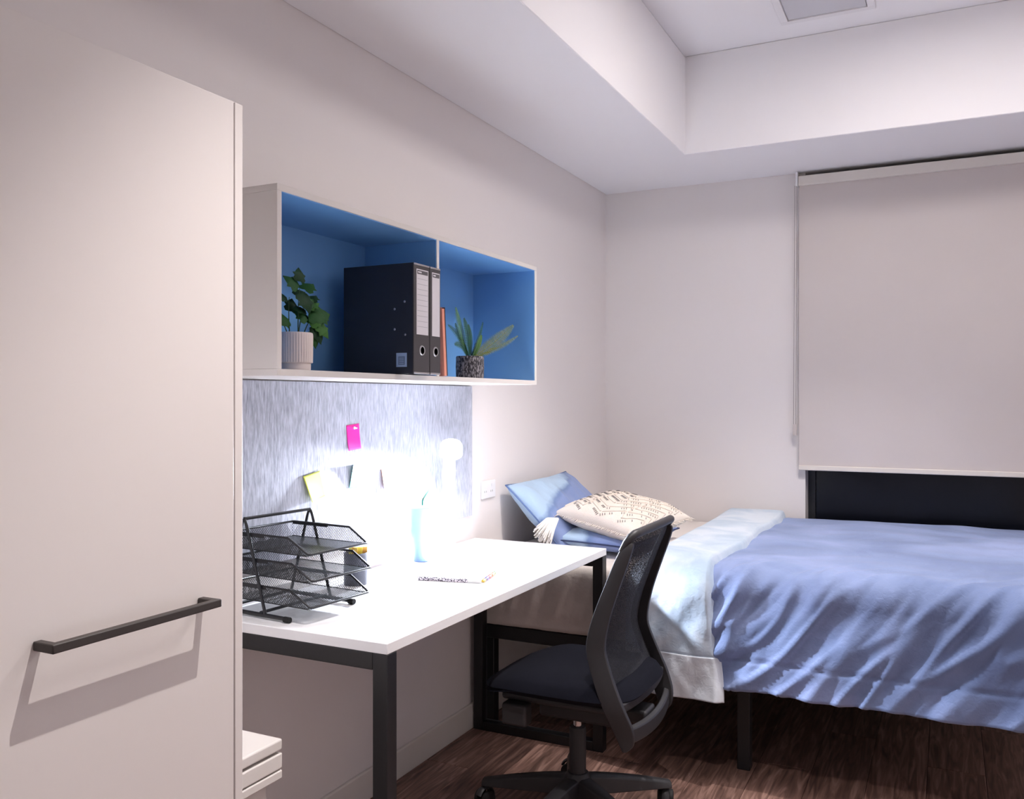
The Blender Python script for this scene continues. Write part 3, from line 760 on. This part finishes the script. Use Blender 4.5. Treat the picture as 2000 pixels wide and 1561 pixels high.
# turned-down band
pathB = drape_path(3.05, 4.545, .672, .075, .272, out=.045, tuck=.03)
def band_pt(u, s01, lift=1.0):
    p, n, s = pathB(s01)
    wob = .020 * nz(s * 2.3, 3.0, 5) + .010 * nz(s * 6.3, 1.0, 2)
    side = sstep(pathB.top_end - .06, pathB.top_end + .10, s)
    xl = .655 + .04 * sstep(0, 1.2, s) * 0 + .02 * nz(s * 1.9, 8.0, 1)
    xr = .985 + wob - .03 * sstep(.9, 1.5, s) * (1 - side) + .03 * side * sstep(pathB.top_end + .1, pathB.length, s)
    x = xl + (xr - xl) * u
    edge = min(1.0, (max(0.0, u) * 5) ** .5) * (1 - .72 * sstep(.93, 1.0, u))
    puff = .068 - .030 * side + .014 * math.exp(-((s - .12) / .14) ** 2)
    k = edge * puff + .008 * nz(x * 7, s * 4, 7) * edge
    k += side * (.024 * nz(x * 8 + s * 5, s * 3.0, 12) + .008 * nz(x * 18 - s * 7, s * 8, 4) + .002 * nz(x * 40, s * 26, 8)) * edge
    return Vector((x, p.x + n.x * k, p.y + n.y * k)), s
vs_hem = 1 - .145 / pathB.length
rel(MB().grid(lambda u, v: band_pt(u, v * vs_hem)[0], 60, 170).build('turned_down_band', pale_m, smooth=180, solid=.006, fix=False), dv)
rel(MB().grid(lambda u, v: band_pt(u, vs_hem + (1 - vs_hem) * v)[0] + Vector((.006 * v, -.002, 0)), 60, 30).build('hem', hem_m, smooth=180, solid=.006, fix=False), dv)

# ------------------------------------------------------------------ pillows
def pillow_fn(L_, W_, T_, seed, wr=.010):
    def f(u, v, sgn):
        a, b = 2 * u - 1, 2 * v - 1
        ea = (1 - abs(a) ** 3.2) ; eb = (1 - abs(b) ** 3.2)
        h = T_ * max(0.0, ea * eb) ** .5
        pinch = 1 - .07 * (1 - b * b) * 0 - .06 * (1 - abs(a) ** 2) * abs(b) ** 3
        pinch2 = 1 - .06 * (1 - abs(b) ** 2) * abs(a) ** 3
        x = a * L_ / 2 * pinch2; y = b * W_ / 2 * pinch
        h += wr * nz(x * 9 + sgn, y * 9, seed) * min(1, ea * eb * 3) + wr * .6 * nz(x * 22, y * 13 + sgn, seed + 4) * min(1, ea * eb * 3)
        return Vector((x, y, sgn * h))
    return f
def pil_mat():
    m = bpy.data.materials.new('pillow_blue'); m.use_nodes = True; nt = m.node_tree; N = nt.nodes; L = nt.links; b = N['Principled BSDF']
    tc = N.new('ShaderNodeTexCoord'); sp = N.new('ShaderNodeSeparateXYZ'); L.new(tc.outputs['Object'], sp.inputs[0])
    n1 = N.new('ShaderNodeTexNoise'); n1.inputs['Scale'].default_value = 7; n1.inputs['Detail'].default_value = 5; L.new(tc.outputs['Object'], n1.inputs['Vector'])
    # dyed border: pale along the upper edge and one end, darker towards the middle
    m1 = N.new('ShaderNodeMath'); m1.operation = 'MULTIPLY_ADD'; m1.inputs[1].default_value = .16; m1.inputs[2].default_value = -.08
    L.new(n1.outputs['Fac'], m1.inputs[0])
    ad = N.new('ShaderNodeMath'); ad.operation = 'ADD'; L.new(sp.outputs['Y'], ad.inputs[0]); L.new(m1.outputs[0], ad.inputs[1])
    mx = N.new('ShaderNodeMath'); mx.operation = 'MULTIPLY_ADD'; mx.inputs[1].default_value = -.38; L.new(sp.outputs['X'], mx.inputs[0]); L.new(ad.outputs[0], mx.inputs[2])
    r = N.new('ShaderNodeValToRGB'); e = r.color_ramp.elements; e[0].position = .055; e[0].color = lin((122, 141, 186)); e[1].position = .12; e[1].color = lin((166, 191, 216))
    x = e.new(.085); x.color = lin((100, 124, 168))
    L.new(mx.outputs[0], r.inputs[0]); L.new(r.outputs[0], b.inputs['Base Color']); b.inputs['Roughness'].default_value = .75
    b.inputs['Sheen Weight'].default_value = .2
    n2 = N.new('ShaderNodeTexNoise'); n2.inputs['Scale'].default_value = 45; n2.inputs['Detail'].default_value = 3; L.new(tc.outputs['Object'], n2.inputs['Vector'])
    bp = N.new('ShaderNodeBump'); bp.inputs['Strength'].default_value = .3; bp.inputs['Distance'].default_value = .004
    L.new(n2.outputs['Fac'], bp.inputs['Height']); L.new(bp.outputs[0], b.inputs['Normal'])
    return m
def pillow(name, fn, m, M, label, cat, piping=None, n=44):
    t = thing(name, M.to_translation(), label, cat)
    t.rotation_euler = M.to_euler()
    mb = MB(); mb.grid(lambda u, v: fn(u, v, 1), n, n); mb.grid(lambda u, v: fn(u, v, -1), n, n, flip=True)
    o = mb.build('cover', m, t, smooth=180, fix=False)
    bm = bmesh.new(); bm.from_mesh(o.data); bmesh.ops.remove_doubles(bm, verts=bm.verts, dist=1e-5); bm.to_mesh(o.data); bm.free()
    if piping:
        N_ = 36; loop = []
        for k in range(N_): loop.append(fn(k / N_, 0, 1))
        for k in range(N_): loop.append(fn(1, k / N_, 1))
        for k in range(N_): loop.append(fn(1 - k / N_, 1, 1))
        for k in range(N_): loop.append(fn(0, 1 - k / N_, 1))
        loop = [Vector((p.x, p.y, 0)) for p in loop]
        MB().tube(loop, .0035, 6, closed=True).build('piping', piping, t, smooth=60)
    return t
# leaning against the left wall: local x along the wall (Y), local y up the lean
def frame(c, ex, ey):
    ex = Vector(ex).normalized(); ey = Vector(ey); ey = (ey - ex * ey.dot(ex)).normalized(); ez = ex.cross(ey)
    return Matrix(((ex.x, ey.x, ez.x, c[0]), (ex.y, ey.y, ez.y, c[1]), (ex.z, ey.z, ez.z, c[2]), (0, 0, 0, 1)))
bp_m = pil_mat()
fP = pillow_fn(.62, .40, .066, 3.0, .012)
pillow('bed_pillow', fP, bp_m, frame((.176, 3.615, .806), (.02, 1, .02), (-.70, -.02, .71)), 'blue pillow with pale border propped upright against the wall', 'pillow', mat('piping_blue', (88, 112, 160), .7))
fQ = pillow_fn(.62, .40, .046, 8.0, .008)
pillow('bed_pillow', fQ, bp_m, frame((.39, 3.62, .722), (.05, 1, 0), (-1, .05, .02)), 'blue pillow lying flat under the cream cushion', 'pillow', mat('piping_navy', (44, 58, 96), .7))
# cream cushion with tufted chevrons and fringe
fC = pillow_fn(.42, .42, .066, 15.0, .004)
cr = mat('cream_cotton', (222, 211, 200), .9, bump=.5, bscale=260, sheen=.3, bdist=.003)
Mc = frame((.465, 3.545, .812), (.95, -.25, -.16), (.25, .95, .10))
cc = pillow('cushion', fC, cr, Mc, 'cream tufted cushion with dark stitched chevrons on the flat pillow', 'cushion')
stt = MB(); rc = random.Random(3)
for row in range(-3, 4):
    for side in (-1, 1):
        for k in range(22):
            a = side * (k + .5) / 22 * .86
            b = row * .25 + (.30 * (abs(a) % .43) / .43 if True else 0) - .12
            if abs(b) > .88 or rc.random() < .18 or (k // 3 + row) % 4 == 3: continue
            for dd in (0,):
                p = fC((a + 1) / 2, (b + 1) / 2, 1); q2 = fC((a + .030 * side + 1) / 2, (b - .045 + 1) / 2, 1)
                off = Vector((0, 0, .0022))
                stt.tube([p + off, (p + q2) / 2 + off * 1.8, q2 + off], .0013, 5)
o = stt.build('stitching', mat('stitch_grey', (112, 108, 108), .9), cc, smooth=60, fix=False); o['kind'] = 'stuff'
# raised tuft ridges, cream
rdg = MB()
for row in range(-3, 4):
    for side in (-1, 1):
        pts = []
        for k in range(15):
            a = side * (.02 + .9 * k / 14); b = row * .25 + .30 * (abs(a) % .43) / .43 - .04
            if abs(b) < .9: pts.append(fC((a + 1) / 2, (b + 1) / 2, 1) + Vector((0, 0, .001)))
        if len(pts) > 3: rdg.tube(pts, .0035, 6)
o = rdg.build('tufts', cr, cc, smooth=60, fix=False); o['kind'] = 'stuff'
fr = MB()
for side in range(4):
    for k in range(46):
        tt = (k + .5) / 46
        uv = [(tt, 0), (1, tt), (tt, 1), (0, tt)][side]; nn = [Vector((0, -1, 0)), Vector((1, 0, 0)), Vector((0, 1, 0)), Vector((-1, 0, 0))][side]
        p = fC(uv[0], uv[1], 1); p.z = 0
        j = Vector((rc.uniform(-.4, .4), rc.uniform(-.4, .4), rc.uniform(-.5, .3)))
        ln = rc.uniform(.014, .026)
        fr.tube([p, p + nn * ln * .5 + j * .006, p + (nn + j * .5) * ln], [.0022, .0018, .0008], 5)
o = fr.build('fringe', cr, cc, smooth=60, fix=False); o['kind'] = 'stuff'
# loose tassel corner hanging towards the wall
ts = MB()
cor = fC(0, 0, 1); cor.z = 0; cor = cor + Vector((.055, -.035, -.004))
for k in range(110):
    th = rc.uniform(-.75, .55); el = rc.uniform(-.9, .1); ln = rc.uniform(.07, .115)
    base = Vector((-.10, -.85, -.30)); d = (base * math.cos(th) + Vector((.9, .05, -.2)) * math.sin(th) * .8 + Vector((0, 0, el * .5))).normalized()
    ts.tube([cor, cor + d * ln * .55 + Vector((0, 0, .008)), cor + d * ln - Vector((0, 0, .018))], [.005, .0055, .003], 5)
o = ts.build('tassel', mat('tassel_white', (240, 236, 230), .9), cc, smooth=60, fix=False); o['kind'] = 'stuff'

# ------------------------------------------------------------------ office chair (faces the desk, local -x is forward)
ch = thing('office_chair', (.672, 2.53, 0), 'black mesh-back swivel office chair pulled up to the desk', 'office chair', rz=R(0))
# seat cushion: rounded slab with waterfall front
def seat_fn(u, v, sgn):
    a, b = 2 * u - 1, 2 * v - 1
    # squircle outline
    m_ = max(abs(a), abs(b)); ln = (abs(a) ** 4 + abs(b) ** 4) ** .25
    sc = m_ / ln if ln > 1e-6 else 1
    x = a * sc * .245 - .005; y = b * sc * .232
    e = max(0.0, 1 - m_ ** 5) ** .5
    top = .046 * e - .028 * sstep(-.08, -.25, x) - .008 * math.exp(-(x * x + y * y) / .02)
    bot = -.030 * e - .012 * sstep(-.12, -.25, x)
    return (x, y, .452 + (top if sgn > 0 else bot))
mb = MB(); mb.grid(lambda u, v: seat_fn(u, v, 1), 32, 32); mb.grid(lambda u, v: seat_fn(u, v, -1), 32, 32, flip=True)
o = mb.build('seat', seat_m, ch, smooth=180, fix=False)
bm = bmesh.new(); bm.from_mesh(o.data); bmesh.ops.remove_doubles(bm, verts=bm.verts, dist=1e-5); bm.to_mesh(o.data); bm.free()
MB().box((-.18, -.17, .400), (.20, .17, .424)).build('seat_pan', chairpl_m, ch, bevel=.01, seg=3)
MB().box((-.10, -.075, .330), (.15, .075, .402)).build('tilt_mechanism', chairpl_m, ch, bevel=.012, seg=3)
MB().box((-.165, -.20, .335), (-.085, -.15, .400)).build('lever', chairpl_m, ch, bevel=.008)
MB().tube([(0, 0, .255), (0, 0, .335)], .0135, 18).build('piston', chrome_m, ch, smooth=50)
MB().lathe([(.0, .09), (.026, .09), (.026, .284), (.024, .290), (.0, .290)], n=28).build('column', chairpl_m, ch, smooth=40)
hub = MB().lathe([(.0, .075), (.040, .075), (.046, .09), (.044, .132), (.032, .150), (.0, .152)], n=28).build('hub', chairpl_m, ch, smooth=40)
def base_leg(ang):
    M = Matrix.Rotation(ang, 4, 'Z')
    mb = MB(); secs = []
    n = 10
    for i in range(n + 1):
        s = i / n; r = .03 + .285 * s; wd_ = .034 - .013 * s; zt = .140 - .055 * s ** 1.3; zb = .085 - .020 * s
        secs.append([(r, -wd_, zb), (r, wd_, zb), (r, wd_ * .75, zt - .006), (r, wd_ * .4, zt), (r, -wd_ * .4, zt), (r, -wd_ * .75, zt - .006)])
    vs = [M @ Vector(p) for sec in secs for p in sec]; m_ = 6
    fs = [(i*m_+k, i*m_+(k+1) % m_, (i+1)*m_+(k+1) % m_, (i+1)*m_+k) for i in range(n) for k in range(m_)]
    fs += [tuple(range(m_)), tuple(n * m_ + k for k in range(m_))]
    mb.add(vs, fs)
    lg = mb.build('base_leg', chairpl_m, ch, bevel=.003, smooth=40)
    c = M @ Vector((.300, 0, 0)); tw = ang + 1.1
    ca = bpy.data.objects.new('caster', None); C.objects.link(ca); ca.parent = lg; ca.location = (c.x, c.y, 0); ca.rotation_euler = (0, 0, tw)
    MB().tube([(-.0, 0, .045), (0, 0, .072)], .006, 10).build('stem', chrome_m, None, smooth=50).parent = ca
    for y in (-.017, .017):
        w_ = MB().lathe([(0, -.009), (.016, -.009), (.025, -.006), (.026, 0), (.025, .006), (.016, .009), (0, .009)], n=28, M=Matrix.Translation((.012, y, .0262)) @ Matrix.Rotation(R(90), 4, 'X'))
        w_.build('wheel', dark_m, None, smooth=40).parent = ca
    hd_ = MB().lathe([(.029, -.026), (.031, -.02), (.031, .02), (.029, .026)], n=24, M=Matrix.Translation((.010, 0, .030)) @ Matrix.Rotation(R(90), 4, 'X'))
    vv = [v for v in hd_.v]
    hood = MB()
    for k in range(13):
        pass
    pts = [(.010 + .031 * math.cos(R(a_)), 0, .030 + .031 * math.sin(R(a_))) for a_ in range(20, 181, 20)]
    hood.tube(pts, .005, 8, sx=2.4, ref=None).build('hood', chairpl_m, None, smooth=50).parent = ca
for k in range(5): base_leg(R(43 + 72 * k))
# backrest: side profile (x, z) of the frame's front edge and depth
prof = [(.222, .905, .022), (.213, .890, .032), (.193, .850, .040), (.162, .775, .044), (.132, .700, .049), (.114, .640, .053), (.108, .595, .056), (.118, .550, .059), (.140, .490, .062), (.164, .432, .064), (.186, .380, .060), (.204, .338, .040), (.214, .318, .012)]
def cat(ps, n):
    out = []
    for i in range(len(ps) - 1):
        p0, p1, p2, p3 = ps[max(i - 1, 0)], ps[i], ps[i + 1], ps[min(i + 2, len(ps) - 1)]
        for k in range(n):
            t_ = k / n
            out.append(tuple(.5 * (2 * b + (c - a) * t_ + (2 * a - 5 * b + 4 * c - d) * t_ ** 2 + (3 * b - a - 3 * c + d) * t_ ** 3) for a, b, c, d in zip(p0, p1, p2, p3)))
    out.append(tuple(ps[-1])); return out
pr = cat(prof, 4)
def halfw(z):   # half width of the backrest at height z
    return .205 + .012 * sstep(.60, .45, z) - .018 * sstep(.88, .935, z) - .02 * sstep(.45, .33, z)
for s in (-1, 1):
    mb = MB(); secs = []
    for (x, z, d) in pr:
        hw = halfw(z); tk = .017
        o_, i_ = s * (hw + .004), s * (hw - tk)
        secs.append([(x, o_ * .985, z), (x + d * .35, o_, z), (x + d, o_ * .975, z), (x + d, i_, z), (x + d * .5, i_ , z), (x, i_, z)])
    m_ = 6; vs = [p for sec in secs for p in sec]
    fs = [(i*m_+k, i*m_+(k+1) % m_, (i+1)*m_+(k+1) % m_, (i+1)*m_+k) for i in range(len(secs) - 1) for k in range(m_)]
    fs += [tuple(range(m_)), tuple((len(secs) - 1) * m_ + k for k in range(m_))]
    mb.add(vs, fs); mb.build('side_frame', chairpl_m, ch, bevel=.004, smooth=40)
def prof_at(z):
    for (a, b) in zip(pr, pr[1:]):
        if a[1] >= z >= b[1]:
            f = (a[1] - z) / max(1e-6, a[1] - b[1]); return a[0] + (b[0] - a[0]) * f, a[2] + (b[2] - a[2]) * f
    return pr[0][0], pr[0][2]
def rail(zc, hz, bow, thick, name, drop=0.0):
    mb = MB(); secs = []
    n = 18
    for i in range(n + 1):
        c = -1 + 2 * i / n
        x, d = prof_at(zc); hw = halfw(zc) - .006; y = c * hw
        xx = x + d * .62 + bow * (1 - c * c); z = zc - drop * (1 - c * c)
        secs.append([(xx - thick / 2, y, z - hz), (xx + thick / 2, y, z - hz * .8), (xx + thick / 2, y, z + hz * .8), (xx - thick / 2, y, z + hz)])
    vs = [p for s_ in secs for p in s_]; m_ = 4
    fs = [(i*m_+k, i*m_+(k+1) % m_, (i+1)*m_+(k+1) % m_, (i+1)*m_+k) for i in range(n) for k in range(m_)]
    fs += [tuple(range(m_)), tuple(n * m_ + k for k in range(m_))]
    mb.add(vs, fs); return mb.build(name, chairpl_m, ch, bevel=.004, smooth=40)
tp = [(.212, -.200, .880), (.226, -.199, .905), (.238, -.192, .921)] + [(.244 + .010 * (1 - (c / 9) ** 2), .178 * c / 9, .927 + .004 * (1 - (c / 9) ** 2)) for c in range(-9, 10)] + [(.238, .192, .921), (.226, .199, .905), (.212, .200, .880)]
MB().tube(tp, [.008, .010, .0115] + [.0125] * 19 + [.0115, .010, .008], 12).build('top_rail', chairpl_m, ch, smooth=60)
rail(.436, .016, .022, .020, 'lower_rail')
rail(.362, .026, .020, .018, 'bottom_plate', .012)
MB().box((.12, -.045, .345), (.235, .045, .385)).build('back_bracket', chairpl_m, ch, bevel=.008)
def mesh_mat():
    m = bpy.data.materials.new('chair_mesh'); m.use_nodes = True; nt = m.node_tree; N = nt.nodes; L = nt.links
    b = N['Principled BSDF']; b.inputs['Base Color'].default_value = lin((24, 25, 33)); b.inputs['Roughness'].default_value = .8
    tr = N.new('ShaderNodeBsdfTransparent'); mx = N.new('ShaderNodeMixShader')
    tc = N.new('ShaderNodeTexCoord'); ck = N.new('ShaderNodeTexVoronoi'); ck.inputs['Scale'].default_value = 420
    mp = N.new('ShaderNodeMapping'); mp.inputs['Scale'].default_value = (.2, 1, .8); L.new(tc.outputs['Object'], mp.inputs['Vector']); L.new(mp.outputs[0], ck.inputs['Vector'])
    r = N.new('ShaderNodeValToRGB'); e = r.color_ramp.elements; e[0].position = .22; e[0].color = (.55, .55, .55, 1); e[1].position = .36; e[1].color = (1, 1, 1, 1)
    L.new(ck.outputs['Distance'], r.inputs[0]); L.new(r.outputs[0], mx.inputs[0]); L.new(tr.outputs[0], mx.inputs[1]); L.new(b.outputs[0], mx.inputs[2])
    L.new(mx.outputs[0], N['Material Output'].inputs['Surface'])
    return m
def back_fn(u, v):
    z = .440 + (.926 - .440) * v; x, d = prof_at(z); c = 2 * u - 1
    return (x + d * .42 + .020 * (1 - c * c), c * (halfw(z) - .012), z)
MB().grid(back_fn, 20, 48).build('back_mesh', mesh_mat(), ch, smooth=180, fix=False)
